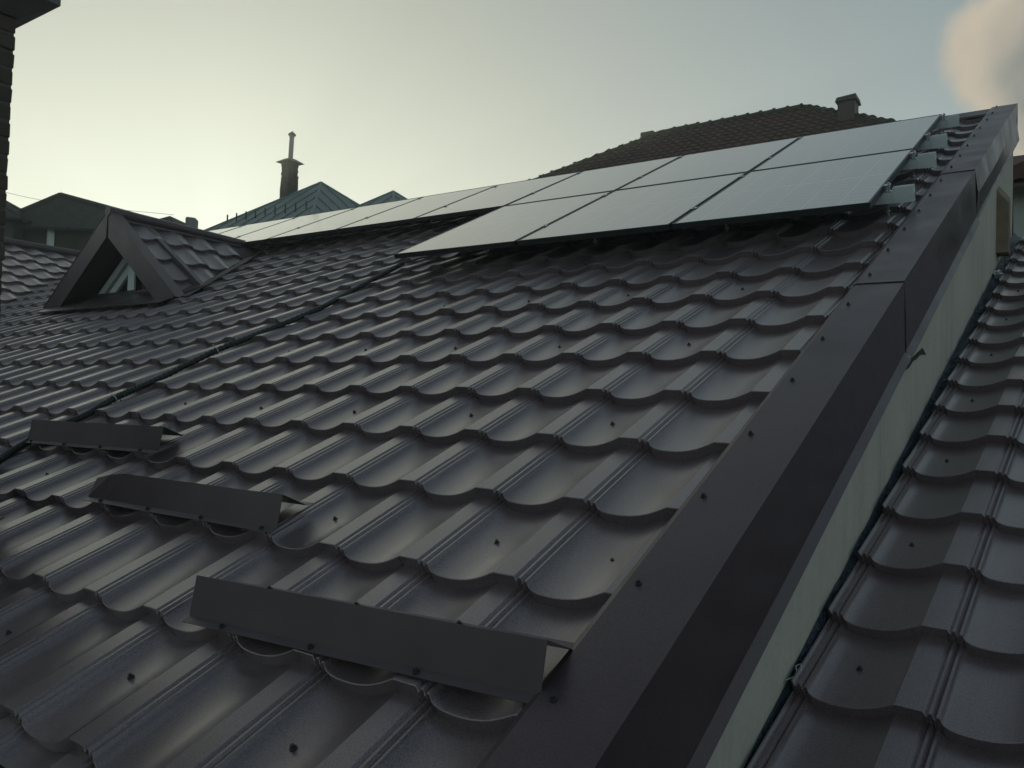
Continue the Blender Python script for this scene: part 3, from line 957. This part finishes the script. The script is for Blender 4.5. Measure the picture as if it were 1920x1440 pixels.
# ================================================================== CABLE CONDUIT
path = [(-11.38, 9.45, -.012), (-11.34, 8.7, -.022), (-11.18, 8.05, -.018), (-11.05, 7.2, -.020), (-10.80, 6.35, -.010), (-11.08, 5.3, -.018), (-11.36, 4.35, -.020), (-11.22, 3.15, -.018),
        (-11.12, 2.4, -.006), (-11.12, 1.9, -.022), (-11.10, 1.55, -.018), (-11.05, 1.15, -.012), (-10.98, 0.78, -.020), (-10.75, 0.5, -.015), (-10.45, 0.15, -.008), (-10.3, -.5, -.01)]
ctrl = [rw(u * PU, v * ST, h + 0.012) for u, v, h in path]
def catmull(P, n):
    out = []
    for i in range(len(P) - 1):
        p0, p1, p2, p3 = P[max(i - 1, 0)], P[i], P[i + 1], P[min(i + 2, len(P) - 1)]
        for k in range(n):
            t = k / n
            out.append(0.5 * ((2 * p1) + (p2 - p0) * t + (2 * p0 - 5 * p1 + 4 * p2 - p3) * t * t + (3 * p1 - p0 - 3 * p2 + p3) * t ** 3))
    out.append(P[-1])
    return out
fine = catmull(ctrl, 44)
rad = [0.0170 + 0.0014 * (1 if (k // 2) % 2 else -1) for k in range(len(fine))]
cd = MB().tube(fine, rad, 10)
cond = part('cable_conduit', cd, M['conduit'], smooth=50)
tag(cond, 'long black corrugated conduit running down the tiles from the solar panels', 'conduit')
for idx in (5.98 * 44 / 1.0, 8.1 * 44):
    k = int(min(idx, len(fine) - 2)); p = fine[k]; d = (fine[k + 1] - fine[k]).normalized()
    a = d.cross(Vector((0, 0, 1))).normalized(); b = a.cross(d)
    loop = [p + (a * math.cos(t) + b * math.sin(t)) * 0.0205 for t in [2 * math.pi * q / 16 for q in range(17)]]
    tm = MB().tube(loop, 0.0026, 5, caps=False)
    tm.tube([p + b * 0.024, p + b * 0.034 + a * 0.012, p + b * 0.036 + a * 0.026 - d * 0.01], 0.0022, 5)
    part('cable_tie', tm, M['tie'], cond)
# solar leads leaving the conduit mouth
for q in range(3):
    ld_ = MB().tube([ctrl[0] + Vector((0.006 * (q - 1), 0, 0)), rw((-11.2 + .12 * q) * PU, 9.8 * ST, 0.0), rw((-10.9 + .3 * q) * PU, 10.6 * ST, 0.012)], 0.0035, 6)
    part('cable', ld_, M['conduit'], cond)

# ================================================================== BRICK CHIMNEY AT THE LEFT
chx, chy = -2.440, -0.185        # corner nearest the ridge and verge
CW = 0.52
chimney = empty('brick_chimney', (chx - CW / 2, chy - CW / 2, -0.35), 'tall weathered brick chimney with corbelled concrete cap beside the snow guards', 'chimney')
core = MB().box((chx - CW + 0.005, chy - CW + 0.005, -0.55), (chx - 0.005, chy - 0.005, 1.74))
core_o = part('mortar_core', core, M['mortar'], chimney)
BH, BJ = 0.0555, 0.0102
def brick_mesh(seed, l=0.25, d=0.12):
    bm = bmesh.new()
    bmesh.ops.create_cube(bm, size=1)
    for v in bm.verts: v.co = Vector((v.co.x * l, v.co.y * d, v.co.z * BH))
    bmesh.ops.bevel(bm, geom=bm.edges[:], offset=0.004, segments=1, affect='EDGES')
    for v in bm.verts: v.co += Vector((noise.noise(v.co * 30 + Vector((seed, 0, 0))), noise.noise(v.co * 30 + Vector((0, seed, 0))), 0)) * 0.003
    me = bpy.data.meshes.new('brick'); bm.to_mesh(me); bm.free(); me.materials.append(M['brick'])
    return me
BR = [brick_mesh(k * 3.3) for k in range(5)]
BRH = [brick_mesh(k * 3.3 + 9, 0.12) for k in range(3)]
nc = int(2.24 / (BH + BJ))
for c in range(nc):
    z = -0.44 + (c + 0.5) * (BH + BJ)
    odd = c % 2
    x0, x1, y0, y1 = chx - CW, chx, chy - CW, chy
    spots = []
    L2, D2 = 0.125, 0.06
    if odd:
        for k in (0, 1): spots += [((x0 + 0.125 + k * 0.2665, y0 + D2), 0), ((x1 - 0.125 - k * 0.2665, y1 - D2), 0)]
        spots += [((x1 - D2, (y0 + y1) / 2), 1), ((x0 + D2, (y0 + y1) / 2), 1)]
    else:
        for k in (0, 1): spots += [((x0 + D2, y0 + 0.125 + k * 0.2665), 1), ((x1 - D2, y1 - 0.125 - k * 0.2665), 1)]
        spots += [(((x0 + x1) / 2, y1 - D2), 0), (((x0 + x1) / 2, y0 + D2), 0)]
    for (x, y), rot in spots:
        mw = Matrix.Translation((x + random.uniform(-.003, .002), y + random.uniform(-.003, .002), z)) @ Matrix.Rotation(R(90 * rot + random.uniform(-.8, .8)), 4, 'Z')
        link('brick', random.choice(BR), None, chimney, mw)
zc = -0.44 + nc * (BH + BJ)
cp = MB()
def ringz(o, z): return [(chx - CW - o, chy - CW - o, z), (chx + o, chy - CW - o, z), (chx + o, chy + o, z), (chx - CW - o, chy + o, z)]
cp.hexa(ringz(0.004, zc) + ringz(0.105, zc + 0.065))
cp.hexa(ringz(0.105, zc + 0.0655) + ringz(0.105, zc + 0.16))
capo = part('cap', cp, M['concrete'], chimney)
fl = MB()
for sgn in (1,):
    fl.prism([rw(chx + 0.002, (chy - CW) / CA - 0.10, 0.012), rw(chx + 0.05, (chy - CW) / CA - 0.10, 0.004), rw(chx + 0.05, chy / CA + 0.03, 0.004), rw(chx + 0.002, chy / CA + 0.03, 0.012)], rw(0, 0, 0.004))
part('base_flashing', fl, M['flash'], chimney)

# ================================================================== CLAY-TILED HOUSE BEHIND THE RIDGE
clay = empty('clay_tiled_house', (-6.5, 22, GZ), 'house with brown clay tile hip roof rising behind the solar panels', 'house')
RX0, RX1, RY, RZ, KS = -8.42, -4.67, 19.0, 8.18, 0.66
AC = math.atan(KS)
EX = 3.6
cw_ = MB().box((RX0 - EX + 0.5, RY - EX + 0.5, GZ), (RX1 + EX - 0.5, RY + EX - 0.5, RZ - KS * EX + 0.1))
part('wall', cw_, M['wallfar'], clay)
def clay_slope(name, e0, e1, r0, r1):
    """rows of overlapping wavy clay tiles on a trapezoid slope: eave points e0,e1, ridge points r0,r1"""
    e0, e1, r0, r1 = map(Vector, (e0, e1, r0, r1))
    ex = (e1 - e0).normalized()
    nrm_ = ex.cross(r0 - e0).normalized()
    if nrm_.z < 0: nrm_ = -nrm_
    upv = nrm_.cross(ex).normalized()
    Ls = (r0 - e0).dot(upv)
    rows_ = int(Ls / 0.30)
    mb = MB()
    for r in range(rows_):
        a0, a1 = r / rows_, (r + 1.12) / rows_
        l0 = (r0 - e0).dot(ex) * a0; w0 = (e1 - e0).dot(ex) - (e1 - r1).dot(ex) * a0
        nseg = max(2, int((w0 - l0) / 0.055))
        for k in range(nseg):
            x0_, x1_ = l0 + (w0 - l0) * k / nseg, l0 + (w0 - l0) * (k + 1) / nseg
            hh = [0.020 * math.sin(2 * math.pi * x / 0.22) for x in (x0_, x1_)]
            lo_, hi_ = a0 * Ls, min(a1, 1.0) * Ls
            vs = [e0 + ex * x0_ + upv * lo_ + nrm_ * (0.07 + hh[0]), e0 + ex * x1_ + upv * lo_ + nrm_ * (0.07 + hh[1]),
                  e0 + ex * x1_ + upv * hi_ + nrm_ * (0.022 + hh[1]), e0 + ex * x0_ + upv * hi_ + nrm_ * (0.022 + hh[0]),
                  e0 + ex * x0_ + upv * lo_ + nrm_ * (0.015 + hh[0]), e0 + ex * x1_ + upv * lo_ + nrm_ * (0.015 + hh[1])]
            mb.add(vs, [(0, 1, 2, 3), (4, 5, 1, 0)])
    return mb
E00 = (RX0 - EX, RY - EX, RZ - KS * EX); E10 = (RX1 + EX, RY - EX, RZ - KS * EX)
E01 = (RX0 - EX, RY + EX, RZ - KS * EX); E11 = (RX1 + EX, RY + EX, RZ - KS * EX)
RA, RB = (RX0, RY, RZ), (RX1, RY, RZ)
for (p, q, r, s_) in ((E00, E10, RA, RB), (E10, E11, RB, RB), (E01, E00, RA, RA), (E11, E01, RB, RA)):
    o = part('roof_slope', clay_slope('roof', p, q, r, s_), M['clay'], clay)
    o['kind'] = 'stuff'
    pm = MB().add([p, q, s_, r], [(0, 1, 2, 3)])
    part('underlay', pm, M['clay'], o)
def ridge_tiles(a, b, parent, n=None):
    a, b = Vector(a), Vector(b); d = (b - a); Ln = d.length; d.normalize()
    n = n or int(Ln / 0.34)
    side = d.cross(Vector((0, 0, 1))).normalized(); up_ = side.cross(d)
    vs, fs = [], []
    for q, (t, rr) in enumerate(((0, 0.135), (0.05, 0.135), (0.055, 0.115), (0.37, 0.10))):
        for k in range(7):
            an = math.pi * (k / 6) * 1.1 - 0.05 * math.pi
            vs.append(Vector((math.cos(an) * rr, t, math.sin(an) * rr)))
    for q in range(3):
        for k in range(6):
            fs.append((q * 7 + k, q * 7 + k + 1, (q + 1) * 7 + k + 1, (q + 1) * 7 + k))
    fs.append(tuple(range(7)))
    me = MB().add(vs, fs).mesh('ridge_tile'); me.materials.append(M['clay_old'])
    rot = Matrix((side, d, up_)).transposed().to_4x4()
    for k in range(n):
        p = a + d * (Ln * k / n) + up_ * random.uniform(0.0, 0.02)
        link('ridge_tile', me, None, parent, Matrix.Translation(p) @ rot @ Matrix.Rotation(R(random.uniform(-3, 3)), 4, 'Z'))
ridge_tiles(RB, RA, clay)
hipL = Vector(RA) + Vector((-1, -1, -KS)) * 2.9; hipR = Vector(RB) + Vector((1, -1, -KS)) * 2.9
ridge_tiles(hipL, RA, clay); ridge_tiles(hipR, RB, clay)
def box_chimney(parent, c, w, d, z0, z1, material, capw=0.08, slope=0.0):
    x, y = c
    o = part('chimney', MB().box((x - w / 2, y - d / 2, z0), (x + w / 2, y + d / 2, z1)), material, parent)
    k = capw
    cpm = MB().hexa([(x - w / 2 - k, y - d / 2 - k, z1 + 0.002), (x + w / 2 + k, y - d / 2 - k, z1 + 0.002), (x + w / 2 + k, y + d / 2 + k, z1 + 0.002), (x - w / 2 - k, y + d / 2 + k, z1 + 0.002),
                     (x - w / 2 - k * .4, y - d / 2 - k * .4, z1 + 0.10), (x + w / 2 + k * .4, y - d / 2 - k * .4, z1 + 0.10 + slope), (x + w / 2 + k * .4, y + d / 2 + k * .4, z1 + 0.10 + slope), (x - w / 2 - k * .4, y + d / 2 + k * .4, z1 + 0.10)])
    part('cap', cpm, material, o)
box_chimney(clay, (-3.24, 17.4), 0.36, 0.42, 6.4, 7.50, M['chim_red'], 0.05, 0.03)
box_chimney(clay, (-8.92, 19.1), 0.36, 0.3, 7.3, 8.20, M['clay_old'], 0.015)

# ================================================================== ZINC-ROOFED HOUSE WITH FLUE
zinc = empty('zinc_roofed_house', (-17.5, 15, GZ), 'house with standing seam grey metal hip roof beyond the panels', 'house')
def seam_pyramid(parent, apex, half, k, seams=0.55):
    ax, ay, az = apex; h = half
    c = [Vector((ax - h, ay - h, az - k * h)), Vector((ax + h, ay - h, az - k * h)), Vector((ax + h, ay + h, az - k * h)), Vector((ax - h, ay + h, az - k * h))]
    apex = Vector(apex)
    pm = MB().add(c + [apex], [(0, 1, 4), (1, 2, 4), (2, 3, 4), (3, 0, 4), (3, 2, 1, 0)])
    ro = part('roof', pm, M['zinc'], parent)
    for q in range(4):
        a, b = c[q], c[(q + 1) % 4]
        e = (b - a).normalized(); Ln = (b - a).length
        nn = e.cross(apex - a).normalized()
        if nn.z < 0: nn = -nn
        mid = (a + b) / 2; upv = (apex - mid)
        ns = int(Ln / seams)
        for s_ in range(1, ns):
            x = Ln * s_ / ns
            p = a + e * x
            frac = 1 - abs(x - Ln / 2) / (Ln / 2)
            if frac < 0.06: continue
            t_ = p + upv * frac * 0.985
            bmb = MB()
            w_ = e * 0.012
            bmb.prism([p - w_, p + w_, t_ + w_, t_ - w_], nn * 0.035)
            part('seam', bmb, M['zinc'], ro)
    for q in range(4):
        part('hip_cap', MB().tube([c[q], apex], 0.04, 6), M['zinc'], ro)
    return c, ro
ZA = (-17.51, 14.75, 6.93)
zc_, zro = seam_pyramid(zinc, ZA, 3.4, 0.74)
part('wall', MB().box((ZA[0] - 3, ZA[1] - 3, GZ), (ZA[0] + 3, ZA[1] + 3, ZA[2] - 0.74 * 3.4 + 0.05)), M['wallfar'], zinc)
seam_pyramid(zinc, (-16.55, 16.85, 7.05), 2.6, 0.74)
# snow stops standing along the lower part of the front slopes
for t in range(13):
    x = ZA[0] - 2.55 + t * 0.42
    d = 1.95
    if abs(x - ZA[0]) < d:
        z = ZA[2] - 0.74 * d
        part('snow_stop', MB().box((x - 0.015, ZA[1] - d - 0.015, z), (x + 0.015, ZA[1] - d + 0.015, z + 0.24)), M['wire'], zinc)
# crumbling brick stack with cap slab and steel flue
stack = empty('brick_stack', (-18.30, 14.2, 5.9), 'crumbling brick chimney stack with thin steel flue on the grey metal roof', 'chimney')
sx_, sy_ = -18.31, 14.23
z0s, z1s = 5.75, 7.52
hw = 0.172
part('mortar_core', MB().box((sx_ - hw + .02, sy_ - hw + .02, z0s), (sx_ + hw - .02, sy_ + hw - .02, z1s)), M['mortar'], stack)
nb_ = int((z1s - z0s) / 0.085)
bkm = MB().box((-0.084, -0.055, -0.037), (0.084, 0.055, 0.037)).mesh('brick'); bkm.materials.append(M['brick'])
for c in range(nb_):
    z = z0s + (c + 0.5) * 0.085
    top = c > nb_ * 0.62
    g_ = 0.05 * (1 - c / nb_)
    for (dx, dy, rot) in ((-hw / 2, -hw + .055, 0), (hw / 2, -hw + .055, 0), (-hw / 2, hw - .055, 0), (hw / 2, hw - .055, 0), (-hw + .055, 0, 1), (hw - .055, 0, 1)):
        jx = random.uniform(-.035, .02) if top else random.uniform(-.008, .008)
        sc_ = 1 + g_ / hw
        mw = Matrix.Translation((sx_ + dx * sc_ + (jx if dx > 0 else -jx * .6), sy_ + dy * sc_, z)) @ Matrix.Rotation(R(90 * rot + random.uniform(-4, 4)), 4, 'Z')
        link('brick', bkm, None, stack, mw)
cm_ = MB()
zt = z1s
cm_.hexa([(sx_ - .30, sy_ - .30, zt - .03), (sx_ + .30, sy_ - .30, zt - .03), (sx_ + .30, sy_ + .30, zt - .03), (sx_ - .30, sy_ + .30, zt - .03),
          (sx_ - .12, sy_ - .12, zt + .09), (sx_ + .12, sy_ - .12, zt + .09), (sx_ + .12, sy_ + .12, zt + .09), (sx_ - .12, sy_ + .12, zt + .09)])
part('cap', cm_, M['concrete'], stack)
flue = part('flue_pipe', MB().tube([(sx_ + .01, sy_, zt + .05), (sx_ + .035, sy_, zt + .78)], 0.070, 12), M['flue'], stack, smooth=40)
cone = MB().tube([(sx_ + .038, sy_, zt + .80), (sx_ + .038, sy_, zt + .83), (sx_ + .04, sy_, zt + .93)], [0.115, 0.12, 0.008], 12)
cone.tube([(sx_ + .036, sy_, zt + .76), (sx_ + .037, sy_, zt + .82)], 0.05, 8)
part('rain_cowl', cone, M['chim_red'], flue)
part('flue_band', MB().tube([(sx_ + .034, sy_, zt + .745), (sx_ + .036, sy_, zt + .785)], 0.078, 12), M['flue'], flue)

# ================================================================== FAR HOUSES AT THE LEFT
def far_house(name, apex, corners, label, wall_in=0.35, posts=()):
    root = empty(name, (apex[0], apex[1], GZ), label, 'house')
    n = len(corners)
    pm = MB().add([Vector(c) for c in corners] + [Vector(apex)], [(i, (i + 1) % n, n) for i in range(n)] + [tuple(range(n))[::-1]])
    ro = part('roof', pm, M['dark_roof'], root)
    for c in corners:
        part('hip_cap', MB().tube([Vector(c), Vector(apex)], 0.07, 6), M['dark_roof'], ro)
    cen = sum((Vector(c) for c in corners), Vector()) / n
    ins = [cen + (Vector(c) - cen) * (1 - wall_in) for c in corners]
    wl = MB().add([Vector((c.x, c.y, GZ)) for c in ins] + [Vector((c.x, c.y, c.z + 0.2)) for c in ins], [(i, (i + 1) % n, n + (i + 1) % n, n + i) for i in range(n)])
    part('wall', wl, M['dark_roof'] if not posts else M['wallfar'], root)
    for i in range(n):
        a, b = Vector(corners[i]), Vector(corners[(i + 1) % n])
        part('eave_board', MB().tube([a + Vector((0, 0, -.05)), b + Vector((0, 0, -.05))], 0.06, 6), M['dark_roof'], root)
    for (x, y, z0, z1) in posts:
        part('post', MB().box((x - .06, y - .06, z0), (x + .06, y + .06, z1)), M['white'], root)
    return root
far_house('grey_hip_house', (-19.79, 8.39, 5.32), [(-20.9, 7.35, 4.50), (-16.9, 10.05, 4.50), (-18.7, 13.0, 4.50), (-22.9, 9.8, 4.50)],
          'dark hip roofed house with a white veranda post beyond the dormer', 0.16, posts=[(-19.9, 8.25, 3.0, 4.42)])
far_house('grey_corner_house', (-21.9, 7.0, 5.66), [(-21.6, 4.6, 4.45), (-19.9, 7.55, 4.62), (-22.2, 10.2, 4.62), (-25.5, 6.5, 4.45)],
          'dark roofed house partly hidden by the tall brick chimney', 0.12)
gb = empty('small_gable_house', (-23.3, 13.3, GZ), 'small distant gabled roof showing just above the dormer ridge', 'house')
part('roof', MB().prism([(-23.75, 13.0, 6.02), (-23.06, 13.40, 6.24), (-22.85, 13.55, 5.80), (-23.0, 13.45, 5.5), (-23.7, 13.05, 5.5)], (-1.2, 2.2, 0)), M['dark_roof'], gb)
part('wall', MB().box((-24.4, 13.7, GZ), (-23.4, 15, 5.5)), M['wallfar'], gb)
sb_ = empty('stub_chimney', (-22.46, 13.83, 4.5), 'stubby plain chimney block between the dormer ridge and the panels', 'chimney')
part('stack', MB().hexa([(-22.60, 13.66, 4.0), (-22.34, 13.84, 4.0), (-22.50, 14.06, 4.0), (-22.76, 13.88, 4.0), (-22.60, 13.66, 6.14), (-22.34, 13.84, 6.14), (-22.50, 14.06, 6.14), (-22.76, 13.88, 6.14)]), M['concrete'], sb_)
part('cap', MB().hexa([(-22.61, 13.65, 6.141), (-22.33, 13.84, 6.141), (-22.50, 14.07, 6.141), (-22.77, 13.88, 6.141), (-22.57, 13.68, 6.22), (-22.37, 13.84, 6.20), (-22.52, 14.02, 6.20), (-22.72, 13.88, 6.22)]), M['concrete'], sb_)
part('plinth', MB().box((-23.2, 13.3, GZ), (-21.8, 14.5, 5.2)), M['wallfar'], sb_)

# overhead wire
wp = [Vector((-24.0, 5.2, 6.3)), Vector((-21.0, 7.6, 5.36)), Vector((-19.6, 8.7, 5.12)), Vector((-17.8, 10.2, 5.0))]
tag(part('overhead_wire', MB().tube(catmull(wp, 8), 0.005, 5), M['wire']), 'thin overhead wire sagging above the dark far roofs', 'wire')

# ================================================================== HOUSE AT THE RIGHT EDGE
rh = empty('green_walled_house', (2.5, 11, GZ), 'pale green walled house with red clay roof beyond the verge', 'house')
part('wall', MB().box((0.02, 9.9, GZ), (6.0, 15.0, 3.32)), M['plaster2'], rh)
part('underlay', MB().prism([(-0.1, 9.5, 3.24), (6.3, 9.5, 3.24), (6.3, 12.6, 4.45), (-0.1, 12.6, 4.45)], (0, 0, -0.05)), M['clay'], rh)
o = part('roof_slope', clay_slope('roof', (-0.12, 9.45, 3.25), (6.3, 9.45, 3.25), (-0.12, 11.0, 3.85), (6.3, 11.0, 3.85)), M['clay'], rh)
o['kind'] = 'stuff'

# ================================================================== HAZE, ADDED IN PLACE OF A LENS VEIL
hb = MB().box((-1560, -1560, GZ - 1.0), (1560, 1560, 9.6))  # added volume, pales the dormer and far roofs as lens glare does
hme = hb.mesh('haze')
hm = bpy.data.materials.new('added_veil'); hm.use_nodes = True
ht = hm.node_tree; ht.nodes.clear()
hv = ht.nodes.new('ShaderNodeVolumePrincipled')
hv.inputs['Color'].default_value = (0.86, 0.95, 0.92, 1)
hv.inputs['Density'].default_value = 0.005
hv.inputs['Anisotropy'].default_value = 0.6
ho = ht.nodes.new('ShaderNodeOutputMaterial')
ht.links.new(hv.outputs[0], ho.inputs['Volume'])
hz_o = link('haze', hme, hm)
tag(hz_o, kind='stuff')
